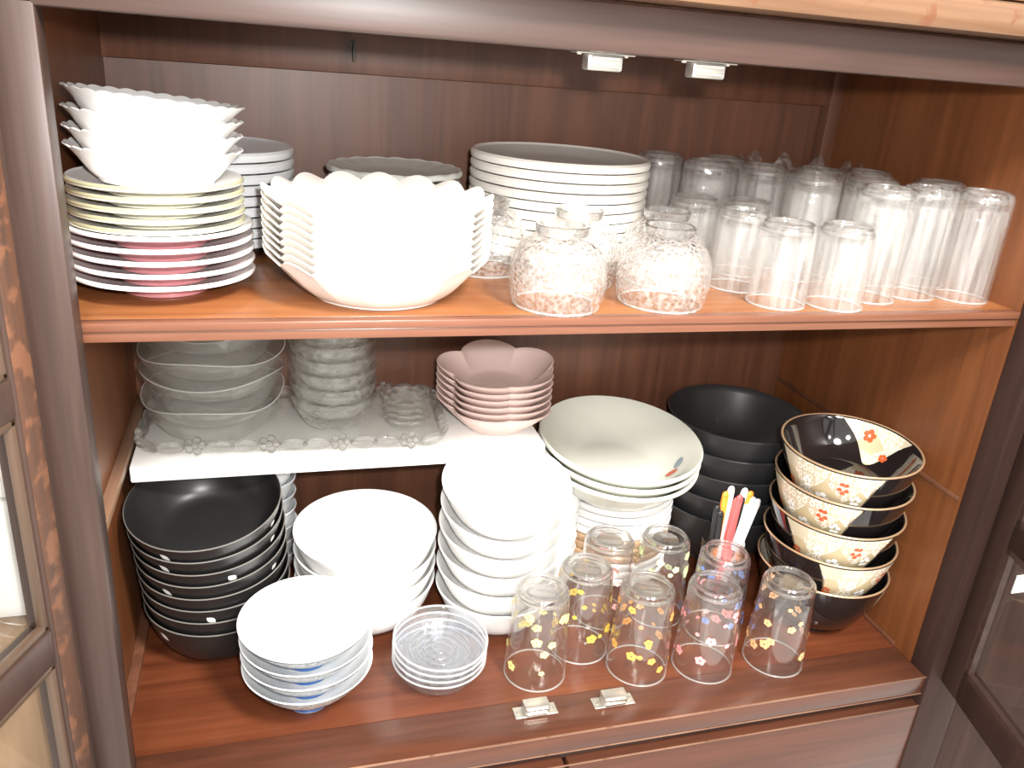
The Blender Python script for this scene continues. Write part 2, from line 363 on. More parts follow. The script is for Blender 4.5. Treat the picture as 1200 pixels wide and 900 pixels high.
# glazed doors
def door(hinge, ang, label, sgn, z0, z1, rails, width, sw=.042, face='wood_dark_v', edge=None):
    """door leaf from its hinge along -y, turned by ang; its inner face looks towards the opening"""
    d = empty('door', hinge, (0, 0, ang)); d.parent = cab; d.matrix_parent_inverse = Matrix.Translation(-cab.location); d['label'] = label
    th = .021
    def b(name, y0, y1, za, zb, mat, x0=-th / 2, x1=th / 2, bev=.002):
        me = box_mesh(name, x1 - x0, y1 - y0, zb - za, mat, ((x0 + x1) / 2, (y0 + y1) / 2, (za + zb) / 2), bev)
        return part(name, me, d)
    b('door_stile', -sw, 0, z0, z1, face); b('door_stile', -width, -width + sw, z0, z1, face)
    if edge: b('worn_edge', -sw + .003, -.006, z0, z1, edge, sgn * th / 2 - .001, sgn * th / 2 + .001, .0005)
    for a, c in rails: b('door_rail', -width + sw, -sw, a, c, face)
    zs = [r for r in rails]
    for (a0, a1), (c0, c1) in zip(zs[:-1], zs[1:]):
        b('pane', -width + sw - .002, -sw + .002, a1 - .002, c0 + .002, 'pane_glass', -.0015, .0015, 0)
        for q0, q1 in ((a1, a1 + .007), (c0 - .007, c0)):
            b('glazing_bead', -width + sw, -sw, q0, q1, 'wood_bead' if sgn > 0 else 'wood_dark', sgn * .002, sgn * .009, .002)
        for y0, y1 in ((-sw - .007, -sw), (-width + sw, -width + sw + .007)):
            b('glazing_bead', y0, y1, a1, c0, 'wood_bead' if sgn > 0 else 'wood_dark', sgn * .002, sgn * .009, .002)
    return d
dl = door((-.036, -.006, 0), math.radians(-22), 'left glazed door standing open, paint worn off its edge', 1, -.10, .72,
          [(-.10, -.06), (.205, .237), (.423, .453), (.68, .72)], .44, .028, edge='wood_worn_edge')
part('screw', lathe('screw', [(0, 0), (.003, 0), (.0025, .0012), (0, .0018)], 'screw_metal', 14), dl, (.0105, -.055, .437), (0, PI / 2, 0))
dr = door((.950, -.006, 0), math.radians(-15), 'right glazed door standing open beside the brocade bowls', -1, -.005, .72,
          [(-.005, .034), (.215, .245), (.44, .47), (.68, .72)], .44, .034, face='wood_dark_dimmed')

# ------------------------------------------------------------------ what stands around the cabinet
wl = bounds('wall_back', -1.6, 1.9, .46, .50, -.6, 1.6, 'room_wall', bev=0); wl['kind'] = 'structure'
sideb = tag(empty('side_cabinet', (-.36, .25, -.6)), 'pale wooden low cabinet seen through the left door glass', 'cabinet')
def under(root, o): o.parent = root; o.matrix_parent_inverse = Matrix.Translation(-root.location); return o
under(sideb, bounds('carcase', -.62, -.056, .045, .44, -.6, .165, 'wood_pale', bev=.003))
under(sideb, bounds('worktop', -.63, -.053, .030, .445, .167, .185, 'wood_pale', bev=.003))
for k in range(4): under(sideb, bounds('door_board', -.615 + k * .14, -.48 + k * .14, .036, .0445, -.58, .155, 'wood_pale', bev=.003))
wb = tag(empty('storage_bin', (-.33, .24, .185)), 'white plastic storage bin behind the left door glass', 'storage bin')
under(wb, bounds('bin_body', -.58, -.060, .045, .42, .1855, .315, 'white_plastic', bev=.02))
under(wb, bounds('bin_lid', -.59, -.055, .038, .43, .316, .335, 'white_plastic', bev=.008))
under(wb, bounds('bin_handle', -.22, -.14, .024, .0375, .318, .330, 'white_plastic', bev=.004))
nb = tag(empty('neighbour_cabinet', (1.3, .2, -.6)), 'dark wooden cabinet side seen through the right door glass', 'cabinet')
under(nb, bounds('front_panel', .985, 1.6, .0, .03, -.6, .9, 'wood_dark_dimmed', bev=.002))
under(nb, bounds('carcase', 1.0, 1.6, .032, .44, -.6, .9, 'wood_dark_dimmed', bev=.002))
card = tag(empty('paper_card', (1.034, -.0012, .130)), 'small white paper card with a black figure behind right glass', 'card')
part('paper', box_mesh('paper', .05, .0012, .026, 'white_print', (.0, 0, 0), 0), card)
part('ink_mark', box_mesh('ink_mark', .006, .0004, .0015, 'black_ink', (-.004, -.0009, .005), 0), card)
part('ink_mark', box_mesh('ink_mark', .0015, .0004, .010, 'black_ink', (-.003, -.0009, 0), 0), card, rot=(0, .25, 0))

# ================================================================== UPPER SHELF
# --- far left: pink plates, cream plates, fluted bowls
pk = lathe('pink_plate', bowl_prof(.0775, .0195, .037, .0040, .0086, .0034, 1.0, band=.0022), ['porcelain', 'pink_glaze'], 72,
           fmat=lambda i: 1 if i < 18 else 0)
stack('pink_plate', pk, .050, .134, ZS1, 5, .0103, 'white plate with pink underside on upper shelf far left, {p} of five', 'plate', 'pink-backed plates', jit=.0004)
cr_p = lathe('cream_plate', bowl_prof(.0715, .0135, .040, .0035, .0072, .0030, 1.3, band=.0030), ['porcelain', 'cream_glaze', 'olive_rim_shade'], 72,
             fmat=lambda i: 1 if i < 20 else (2 if i < 22 else 0))  # olive line: dark rim on the top plate, painted-in shadow on those below
stack('cream_plate', cr_p, .049, .134, ZS1 + .0515, 5, .0085, 'cream plate with dark rim and shade line above pink plates, {p} of five', 'plate', 'cream plates', jit=.0004)
def flute(n, amp_r, amp_z, tw=0.0, pw=2.0):
    def f(th, r, z, s):
        w = s ** pw; c = abs(math.cos(n * th / 2 + tw * s))
        return r * (1 + amp_r * w * (c - .5)), z + amp_z * w * (c - .6)
    return f
fb = lathe('fluted_bowl', bowl_prof(.0665, .029, .046, .003, .0090, .0020, 1.4, lip=.004), 'porcelain', 168, flute(28, .022, .0014))
zb = ZS1 + .0515 + 4 * .0085 + .0086
tl = [(-.01, 0.015), (-.02, .03), (-.035, .055), (-.045, .085)]
for i, o in enumerate(stack('fluted_bowl', fb, .050, .134, zb, 4, .0116, 'white bowl with finely fluted rim on the cream plates, {p} of four', 'bowl', 'fluted white bowls', tilt=lambda i: tl[i])):
    o.location.z += [0, .0003, .0006, .0012][i]
# --- behind it: grey-white plates
gp = lathe('dinner_plate', bowl_prof(.087, .018, .05, .006, .0098, .004, 1.3, band=.0075), 'porcelain_cool', 72)
stack('dinner_plate', gp, .082, .318, ZS1, 9, .0109, 'plain pale plate in the shaded stack behind the pink plates, {p} of nine', 'plate', 'plates behind the pink plates', jit=.0004)
# --- wavy opal bowls
wv = lathe('wavy_bowl', bowl_prof(.099, .040, .060, .002, .0046, .0020, 1.35, lip=.003), 'ivory_opal', 192, flute(16, .045, .0075, 1.0, 1.6))
stack('wavy_bowl', wv, .238, .114, ZS1, 9, .0067, 'large white opal bowl with wavy petal rim, {p} of nine', 'bowl', 'wavy opal bowls', jit=.0004, spin=.0)
# --- patterned plates behind the wavy bowls
dp = lathe('patterned_plate', bowl_prof(.077, .019, .042, .006, .0126, .003, 1.25, band=.005), ['porcelain_grey'], 96, flute(18, .012, .0012))
def make_pattern_plate():
    r = empty('patterned_plate'); part('plate_body', dp, r)
    for k, (cx, cy, rad, a0, a1) in enumerate([(.01, .0, .022, 3.3, 6.1), (-.02, .006, .012, 1.2, 3.0), (.034, -.012, .014, 3.6, 5.6)]):
        vs, fs = [], []
        for i in range(17):
            a = a0 + (a1 - a0) * i / 16
            for w in (-.0008, .0008): vs.append((cx + (rad + w) * math.cos(a), cy + (rad + w) * math.sin(a), .0129 + .00005 * k))
        for i in range(16): fs.append((2 * i, 2 * i + 1, 2 * i + 3, 2 * i + 2))
        part('painted_line', mesh_from('painted_line', vs, fs, 'dark_line', sharp=None), r)
    return r
stack('patterned_plate', make_pattern_plate, .282, .325, ZS1, 6, .0139, 'grey plate with drawn curving lines behind the wavy bowls, {p} of six', 'plate', 'line-patterned plates', jit=.0004)
# --- big plates
ep = lathe('large_plate', bowl_prof(.104, .0185, .066, .006, .0094, .0040, 1.5, band=.0076), ['porcelain_warm', 'porcelain_grey'], 80, fmat=lambda i: 1 if i > 23 else 0)  # inside coloured grey for the shade on the plate tops
stack('large_plate', ep, .470, .292, ZS1, 10, .0107, 'large off-white plate in tall stack behind the hammered glass cups, {p} of ten', 'plate', 'large off-white plates', jit=.0004)
# --- hammered glass cups, upside down
def cup_prof(R, H, t):
    o = [(R * .90, 0), (R * .97, .012), (R, .026), (R * .97, .042), (R * .84, .056), (R * .62, .0655), (R * .52, .0685), (R * .53, H)]
    inn = [(R * .90 - t, .0), (R * .97 - t, .012), (R - t, .026), (R * .96 - t, .041), (R * .80 - t, .053), (R * .45, .0595), (0, .061)]
    return o, inn
def make_cup():
    r = empty('hammered_glass_cup'); R, H, t = .0465, .077, .0024
    body = [(.90, 0), (.975, .013), (1, .026), (.975, .041), (.86, .055), (.66, .0640), (.50, .0675)]
    P = [(0, .0675)] + [(R * a, z) for a, z in reversed(body)] + [(R * .90 - t * .5, -.0), (R * .90 - t, .0006)]
    P += [(R * a - t, z) for a, z in body[1:5]] + [(R * .58, .0600), (0, .0612)]
    part('cup_body', lathe('cup_body', P, 'hammered_glass', 72), r)
    part('mouth_rim', lathe('mouth_rim', [(R * .9 - t * .5 + .0014 * math.cos(2 * PI * q / 8), .0012 + .0012 * math.sin(2 * PI * q / 8)) for q in range(9)], 'glass_edge', 64, sharp=None), r)
    part('foot_ring', lathe('foot_ring', [(R * .50, .0678), (R * .53, .0700), (R * .55, H - .001), (R * .53, H), (R * .46, H), (R * .44, H - .003), (R * .43, .0678), (R * .50, .0678)], 'thick_glass', 56), r)
    return r
cups = [((.401, .071), 'hammered glass cup upside down at shelf front, left of the front two'),
        ((.512, .075), 'hammered glass cup upside down at shelf front, right of the front two'),
        ((.361, .203), 'hammered glass cup half hidden behind the wavy bowls'),
        ((.447, .153), 'hammered glass cup behind and between the two front cups'),
        ((.550, .160), 'hammered glass cup directly behind the right front cup')]
c0 = make_cup()
for i, ((x, y), lb) in enumerate(cups):
    o = c0 if i == 0 else copy_tree(c0); o.location = (x, y, ZS1); o.rotation_euler = (0, 0, i * 1.3); tag(o, lb, 'glass cup', 'hammered glass cups')
# --- straight tumblers, upside down
def make_tumbler(name, Rm, Rb, H, t, facets, heavy, mat='clear_glass'):
    def f():
        r = empty(name)
        def mod(th, rr, z, s):
            return (rr * (1 + .03 * s * abs(math.cos(facets * th / 2))), z) if facets else (rr, z)
        P = [(Rm, 0, 0), (Rm + .0002, .006, 0)]
        for k in range(1, 9):
            q = k / 8; P.append((Rm + (Rb - Rm) * q, .006 + (H - .014) * q, .0))
        P += [(Rb - .0015, H - .003, 0), (Rb - .005, H, 0), (Rb * .78, H, 0), (Rb * .72, H - .0035, 0), (0, H - .0045, 0)]
        inner = [(Rb * .0, H - heavy, 0), (Rb * .6 , H - heavy, 0), (Rb - t - .002, H - heavy - .002, 1), (Rb - t, H - heavy - .007, 1)]
        for k in range(7, -1, -1):
            q = k / 8; z = .006 + (H - heavy - .02) * q; inner.append((Rm - t + (Rb - Rm) * q, z, min(1, q * 1.6)))
        inner += [(Rm - t, .001, 0), (Rm - t * .5, 0, 0), (Rm, 0, 0)]
        part('tumbler_body', lathe('tumbler_body', list(reversed(P)) + list(reversed(inner))[1:], mat, 84, mod), r)
        def torus(name, R_, z_, a, b, m_): return lathe(name, [(R_ + a * math.cos(2 * PI * q / 8), z_ + b * math.sin(2 * PI * q / 8)) for q in range(9)], m_, 64, sharp=None)
        part('mouth_rim', torus('mouth_rim', Rm - t * .5, .0010, t * .5 + .0002, .0010, 'glass_edge'), r)
        part('base_ring', torus('base_ring', Rb * .80, H - .0010, .0022, .0018, 'thick_glass'), r)
        part('shoulder_ring', torus('shoulder_ring', Rb - .0032, H - .0075, .0018, .0030, 'thick_glass'), r)
        part('base_disc', lathe('base_disc', [(0, H - heavy + .0006), (Rb * .5, H - heavy + .0006), (Rb * .56, H - heavy + .002), (Rb * .5, H - .0052), (0, H - .0052)], 'thick_glass', 32), r)
        return r
    return f
short = make_tumbler('short_tumbler', .0300, .0285, .084, .0026, 14, .014, 'fluted_glass')()
tall = make_tumbler('tall_tumbler', .0305, .0295, .119, .0026, 12, .017, 'fluted_glass')()
spots = [('s', .628, .133, 'fluted tumbler right behind the front hammered cup'),
         ('s', .640, .070, 'fluted short tumbler at shelf front, left of the front pair'),
         ('s', .704, .062, 'fluted short tumbler at shelf front, frontmost of all tumblers'),
         ('s', .609, .212, 'short fluted tumbler beside the large plates'),
         ('s', .668, .197, 'short fluted tumbler in the middle of the group'),
         ('t', .764, .088, 'tall tumbler right behind the frontmost short tumbler'),
         ('t', .827, .100, 'tall tumbler third from the right wall in front row'),
         ('t', .888, .086, 'tall clear tumbler nearest the right wall and shelf front'),
         ('t', .886, .152, 'tall tumbler by the right wall, second in its row'),
         ('t', .800, .160, 'tall tumbler in the second row, near the right'),
         ('t', .736, .176, 'tall tumbler in the second row, centre'),
         ('t', .708, .238, 'tall tumbler in the third row, centre'),
         ('t', .690, .303, 'tall tumbler in back row beside the crystal bowl'),
         ('t', .645, .258, 'tall tumbler in third row towards the plates'),
         ('t', .610, .316, 'tall tumbler in back row nearest the large plates'),
         ('t', .775, .225, 'tall tumbler before the spiky crystal bowl'),
         ('t', .842, .222, 'tall tumbler before the crystal bowl, towards right wall')]
first = {'s': short, 't': tall}; used = set()
for i, (k, x, y, lb) in enumerate(spots):
    o = first[k] if k not in used else copy_tree(first[k]); used.add(k)
    o.location = (x, y, ZS1); o.rotation_euler = (0, 0, i * .7); tag(o, lb, 'glass', 'plain tumblers on the upper shelf')
# --- crystal bowl with pointed rim at the back right
def spiky(th, r, z, s):
    c = abs(math.cos(5 * th)) ** 3
    return r * (1 + .10 * s * s * c), z + s ** 2 * (.022 * c - .012)
cb = lathe('crystal_bowl', bowl_prof(.072, .108, .035, .008, .020, .004, 1.3), 'crystal_glass', 120, spiky)
o = bpy.data.objects.new('crystal_bowl', cb); C.objects.link(o); o.location = (.822, .338, ZS1); tag(o, 'cut crystal bowl with pointed rim behind the tall tumblers', 'bowl')

# ================================================================== LOWER COMPARTMENT, BACK LEFT: RISER
RX0, RX1, RY0, RY1, RZ = -.016, .466, .238, .420, .240
rs = tag(empty('riser_shelf', ((RX0 + RX1) / 2, .33, 0)), 'white plastic riser shelf carrying the crystal tray and pink dishes', 'riser')
under(rs, bounds('platform', RX0, RX1, RY0, RY1, RZ - .006, RZ, 'white_plastic', bev=.003))
under(rs, bounds('front_apron', RX0, RX1, RY0 - .004, RY0 + .002, RZ - .020, RZ, 'white_plastic', bev=.003))
for x0 in (RX0 + .002, RX1 - .014):
    for y0 in (RY0 + .115, RY1 - .016): under(rs, bounds('leg', x0, x0 + .012, y0, y0 + .012, 0, RZ - .006, 'white_plastic', bev=.002))
# crystal trays: body, embossed rim of leaves and blossoms
def rrect(a, b, rad, n=10):
    out = []
    for cx, cy, a0 in ((a - rad, b - rad, 0), (-a + rad, b - rad, 90), (-a + rad, -b + rad, 180), (a - rad, -b + rad, 270)):
        for i in range(n + 1):
            t = math.radians(a0 + 90 * i / n); out.append((cx + rad * math.cos(t), cy + rad * math.sin(t)))
    return out
def loft(name, loops, mat, caps=True):
    vs, fs = [], []; n = len(loops[0])
    for lp in loops: vs += lp
    for i in range(len(loops) - 1):
        for k in range(n): fs.append((i * n + k, i * n + (k + 1) % n, (i + 1) * n + (k + 1) % n, (i + 1) * n + k))
    if caps: fs.append(tuple(range(n))[::-1]); fs.append(tuple(range((len(loops) - 1) * n, len(loops) * n)))
    return mesh_from(name, vs, fs, mat)
def ellipsoid(name, a, b, c, mat, u=14, v=8):
    vs = [(0, 0, -c)]; fs = []
    for i in range(1, v):
        ph = -PI / 2 + PI * i / v
        for k in range(u): th = 2 * PI * k / u; vs.append((a * math.cos(ph) * math.cos(th), b * math.cos(ph) * math.sin(th), c * math.sin(ph)))
    vs.append((0, 0, c)); top = len(vs) - 1
    for k in range(u): fs.append((0, 1 + (k + 1) % u, 1 + k)); fs.append((top, 1 + (v - 2) * u + k, 1 + (v - 2) * u + (k + 1) % u))
    for i in range(v - 2):
        for k in range(u): fs.append((1 + i * u + k, 1 + i * u + (k + 1) % u, 1 + (i + 1) * u + (k + 1) % u, 1 + (i + 1) * u + k))
    return mesh_from(name, vs, fs, mat, sharp=None)
leaf_me = ellipsoid('leaf', .0165, .0042, .0095, 'bead_glass', 16, 8)
bead_me = ellipsoid('blossom_bead', .0050, .0042, .0050, 'bead_glass', 10, 6)
def make_tray():
    r = empty('crystal_tray'); a, b = .174, .078; L_ = []
    def lp(s, z, extra=0): return [(x, y, z) for x, y in rrect(a * s + extra, b * s + extra, .03)]
    part('tray_body', loft('tray_body', [lp(1, 0, -.012), lp(1, .003, -.009), lp(1, .014, .000), lp(1, .0155, .001), lp(1, .0150, -.001), lp(1, .0060, -.011), lp(1, .0045, -.016)], 'tray_glass'), r)
    path = rrect(a + .001, b + .001, .03, 6)
    per = []; tot = 0
    for i in range(len(path)):
        p, q = Vector(path[i]), Vector(path[(i + 1) % len(path)]); per.append((tot, p, q)); tot += (q - p).length
    nn = 36
    for k in range(nn):
        s = tot * k / nn
        for t0, p, q in per:
            if t0 <= s <= t0 + (q - p).length + 1e-9 and (q - p).length > 1e-9:
                pt = p + (q - p) * ((s - t0) / (q - p).length); dr_ = math.atan2((q - p).y, (q - p).x); break
        if k % 3:
            part('leaf_ornament', leaf_me, r, (pt.x, pt.y, .0145), (.35, 0, dr_))
        else:
            fl = part('blossom_ornament', bead_me, r, (pt.x, pt.y, .0155))
            for j in range(5):
                an = 2 * PI * j / 5
                part('petal', bead_me, fl, (math.cos(an) * .0075 * math.cos(dr_), math.cos(an) * .0075 * math.sin(dr_), math.sin(an) * .0070))
    return r
t1 = make_tray(); t1.location = (.168, .320, RZ + .0002); t1.rotation_euler = (0, 0, math.radians(-3)); tag(t1, 'long crystal tray with embossed leaf rim lying on the white riser', 'tray')
sc_ = lathe('crystal_dish', bowl_prof(.030, .016, .018, .002, .0070, .0022, 1.4), 'crystal_glass', 72, lambda th, r, z, s_: (r * (1 + .06 * s_ * math.cos(12 * th)), z))
stack('crystal_dish', sc_, .300, .298, RZ + .0052, 4, .0084, 'small crystal dish on the tray beside the pink dishes, {p} of four', 'glass dish', 'small crystal dishes')
TZ = RZ + .0053
def wavy3(th, r, z, s): return r * (1 + .015 * s * math.sin(5 * th)), z + .0035 * s * s * math.sin(3 * th + .6)
gb = lathe('glass_bowl', bowl_prof(.081, .050, .048, .004, .0225, .0022, 1.9), 'bowl_glass', 96, wavy3)
gbr = lathe('glass_rim', [(.0806 + .0008 * math.cos(2 * PI * q / 6), .0502 + .0008 * math.sin(2 * PI * q / 6), 1) for q in range(7)], 'glass_edge', 96, wavy3, sharp=None)
def make_glass_bowl():
    r = empty('glass_bowl'); part('bowl_body', gb, r); part('glass_rim', gbr, r); return r
stack('glass_bowl', make_glass_bowl, .072, .320, TZ, 5, .0262, 'clear wavy glass bowl on crystal tray by left wall, {p} of five', 'glass bowl', 'clear wavy bowls', spin=1.1, tilt=lambda i: (.02 * (-1) ** i, .02 * (i % 3 - 1)))
# cut-glass bowls: diamond relief
def cut(th, r, z, s):
    k = 22; ph = s * 16
    w = max(0, math.sin(s * PI)) if 0 < s < 1 else 0
    return r + .0022 * w * (abs(math.sin((k * th + ph) / 2)) * abs(math.sin((k * th - ph) / 2)) - .3), z
ctp = bowl_prof(.0535, .043, .027, .002, .0165, .0028, 1.7, 18)
def cut_outer(th, r, z, s):
    return cut(th, r, z, s)
cg = lathe('cut_glass_bowl', ctp, 'crystal_glass', 132, cut_outer, sharp=25)
stack('cut_glass_bowl', cg, .211, .316, TZ, 7, .0182, 'diamond-cut glass bowl beside the wavy glass bowls, {p} of seven', 'glass bowl', 'diamond-cut bowls', spin=.15, lean=(-.0004, 0))
# pink frosted flower dishes
def petal5(th, r, z, s):
    c = abs(math.cos(2.5 * (th - PI / 2))) ** .8
    return r * (1 + .20 * s * (c - .75)), z + .004 * s * s * (c - .5)
fd = lathe('flower_dish', bowl_prof(.0745, .034, .040, .0025, .0076, .0028, 1.2), 'pink_frosted', 150, petal5)
stack('flower_dish', fd, .416, .302, RZ + .0003, 6, .0092, 'pink frosted flower-shaped dish on the white riser, {p} of six', 'dish', 'pink flower dishes', tilt=lambda i: (.03 + .006 * i, -.006 * i))

# ================================================================== LOWER COMPARTMENT, FLOOR
# --- black bowls front left, with white leaf prints
def curve_of(prof, n=14, o0=6):
    pts = prof[o0 - 1:o0 + n]
    def at(s):
        f = s * n; i = min(n - 1, int(f)); u = f - i
        return pts[i][0] + (pts[i + 1][0] - pts[i][0]) * u, pts[i][1] + (pts[i + 1][1] - pts[i][1]) * u
    return at
def surf_patch(name, at, outline, mat, off=.0006, uvs=None):
    """outline: function (a,b) in unit grid -> (theta, s); a thin print hugging the outer surface"""
    n, m = 22, 12; vs, fs, uv = [], [], []
    for j in range(m + 1):
        for i in range(n + 1):
            th, s = outline(i / n, j / m); r, z = at(max(0, min(1, s))); r += off
            vs.append((r * math.cos(th), r * math.sin(th), z)); uv.append((th * .55, (1 - s) * .9))
    for j in range(m):
        for i in range(n): a = j * (n + 1) + i; fs.append((a, a + 1, a + n + 2, a + n + 1))
    return mesh_from(name, vs, fs, mat, sharp=None, uv=uv)
bp_ = bowl_prof(.0835, .064, .046, .007, .0172, .0022, 2.7)
bb = lathe('black_bowl_body', bp_, 'black_satin', 80); bat = curve_of(bp_)
rim_b = lathe('rim_highlight_line', [(.0836, .0642), (.0832, .0650), (.0826, .0651)], 'rim_highlight_grey', 80)  # highlight along the rim, painted as a grey strip
def leaf_outline(th0, s0):
    def f(a, b):
        w = math.sin(PI * a) * (b - .5); return th0 + (a - .5) * .11 + w * .075, s0 - (a - .5) * .075 + w * .05
    return f
def make_black():
    r = empty('black_bowl'); part('bowl_body', bb, r); part('rim_highlight', rim_b, r, label='thin highlight painted along the rim')
    for th, s in ((-2.15, .90), (-.55, .88), (1.0, .90)): part('leaf_print', surf_patch('leaf_print', bat, leaf_outline(th, s), 'white_print'), r, label='white leaf print')
    return r
for i, o in enumerate(stack('black_bowl', make_black, .068, .241, 0, 8, .0192, 'black bowl with white leaf print at lower left, {p} of eight', 'bowl', 'black leaf-print bowls', lean=(0, -.0002), tilt=lambda i: (.03 + .022 * i, -.008 * i))):
    o.rotation_euler.z = [-.2, 1.4, .55, 2.6, 0, .9, .05, .1][i]
# --- small white bowls behind the black ones, and cups behind the white bowls
sw_ = lathe('small_white_bowl', bowl_prof(.040, .042, .022, .006, .0208, .0022, 1.7), 'porcelain_cool', 56)
stack('small_white_bowl', sw_, .124, .362, 0, 8, .0218, 'small white bowl just visible behind the black bowls, {p} of eight', 'bowl', 'small white bowls')
wc = lathe('white_cup', bowl_prof(.0275, .050, .018, .005, .0160, .0018, 2.2), 'porcelain', 48)
stack('white_cup', wc, .507, .268, 0, 7, .0184, 'small white cup squeezed behind the lipped white bowls, {p} of seven', 'cup', 'small white cups')
# --- deep white bowls
kb = lathe('deep_white_bowl', bowl_prof(.0890, .058, .050, .006, .0200, .0028, 2.8), 'porcelain', 80)
stack('deep_white_bowl', kb, .245, .258, 0, 4, .0228, 'plain deep white bowl behind the rice bowls, {p} of four', 'bowl', 'deep white bowls', tilt=lambda i: (.012 * i, 0))
# --- rice bowls: body, sprig band, blue foot
rp = bowl_prof(.0705, .056, .0240, .015, .0180, .0018, 1.63)
rb = lathe('rice_bowl_body', rp, 'porcelain_cool', 80); rat = curve_of(rp)
def ring_band(name, at, s0, s1, mat, off=.0005, seg=80, n=5):
    P = []
    for i in range(n + 1): r, z = at(s0 + (s1 - s0) * i / n); P.append((r + off, z))
    return lathe(name, P, mat, seg, sharp=None)
rband = ring_band('sprig_band', rat, .55, .94, 'sprig_band', .0007, n=10)
rfoot = lathe('foot_band', [(.0246, .0014), (.0250, .0134), (.0266, .0142)], 'blue_glaze', 64)
rline = ring_band('blue_line', rat, .10, .22, 'slate_line')
def make_rice():
    r = empty('rice_bowl'); part('bowl_body', rb, r); part('sprig_band', rband, r, label='grey sprig band'); part('foot_band', rfoot, r, label='bright blue foot'); part('blue_line', rline, r)
    return r
stack('rice_bowl', make_rice, .166, .109, 0, 4, .0190, 'white rice bowl with sprig band and blue foot, {p} of four', 'bowl', 'rice bowls', tilt=lambda i: (.012 * i, -.006 * i), spin=.8)
# --- small glass dishes
def ribs(th, r, z, s): return r * (1 + .012 * math.cos(20 * th) * (0 < s < .9)), z
md = lathe('glass_dish', bowl_prof(.0555, .024, .040, .002, .0068, .0026, 1.6), 'blue_tint_glass', 120, ribs)
mdr = lathe('glass_rim', [(.0545 + .0014 * math.cos(2 * PI * q / 6), .0242 + .0012 * math.sin(2 * PI * q / 6), 0) for q in range(7)], 'glass_edge', 96, sharp=None)
mds = [lathe('pressed_ring', [(rr + .0012 * math.cos(2 * PI * q / 6), .0074 + .0009 * math.sin(2 * PI * q / 6)) for q in range(7)], 'thick_glass', 72, sharp=None) for rr in (.036, .027, .018, .009)]
def make_glass_dish():
    r = empty('glass_dish'); part('dish_body', md, r); part('glass_rim', mdr, r)
    for m_ in mds: part('pressed_ring', m_, r)
    return r
stack('glass_dish', make_glass_dish, .3170, .1235, 0, 4, .0086, 'small bluish clear glass dish in front of the tumblers, {p} of four', 'glass dish', 'small glass dishes', tilt=lambda i: (.02 * i, .008 * i))
# --- lipped white bowls
npf = bowl_prof(.0765, .052, .046, .006, .0240, .0028, 2.6, lip=.003)
nb_ = lathe('lipped_bowl_body', npf, 'porcelain', 80)
def lug():
    vs, fs = [], []
    for i in range(9):
        a = -.5 + i / 8; w = math.cos(PI * a) ** .8 if abs(a) < .5 else 0
        y = a * .045
        vs += [(.070, y, .046), (.078 + .011 * w, y * .8, .0525), (.078 + .010 * w, y * .8, .0495), (.071, y, .041)]
    for i in range(8):
        for k in range(4): fs.append((4 * i + k, 4 * i + (k + 1) % 4, 4 * i + 4 + (k + 1) % 4, 4 * i + 4 + k))
    fs.append((0, 1, 2, 3)); fs.append((35, 34, 33, 32))
    return mesh_from('pouring_lip', vs, fs, 'porcelain')
lug_me = lug(); nline = ring_band('grey_line', curve_of(npf), .80, .83, 'slate_line', .0004)
def make_lipped():
    r = empty('lipped_bowl'); part('bowl_body', nb_, r); part('pouring_lip', lug_me, r); return r
for i, o in enumerate(stack('lipped_bowl', make_lipped, .411, .222, 0, 6, .0300, 'white bowl with small pouring lip beside the tumblers, {p} of six', 'bowl', 'lipped white bowls', tilt=lambda i: (.038 * i, -.004 * i))):
    o.rotation_euler.z = [2.2, 1.9, 2.4, 1.2, 1.5, 1.25][i]
# --- white plates, tan plates and large serving dishes
op = lathe('white_side_plate', bowl_prof(.0845, .019, .052, .007, .0106, .0042, 1.4, band=.0085), 'porcelain', 72)
tp = lathe('tan_plate', bowl_prof(.0845, .019, .052, .007, .0106, .0042, 1.4, band=.0085), 'tan_glaze', 72)
stack('white_side_plate', op, .608, .318, 0, 3, .0122, 'white plate hidden low behind the flowered tumblers, {p} of three', 'plate', 'lower white plates')
stack('tan_plate', tp, .608, .318, .0368, 3, .0122, 'tan plate under the white plates and serving dishes, {p} of three', 'plate', 'tan plates')
stack('white_side_plate', op, .608, .318, .0735, 5, .0122, 'white plate directly under the large serving dishes, {p} of five', 'plate', 'upper white plates')
sp_ = bowl_prof(.104, .055, .054, .003, .0082, .0030, 2.0, lip=.006, band=.005)
sd = lathe('serving_dish_body', sp_, 'porcelain_celadon', 88)
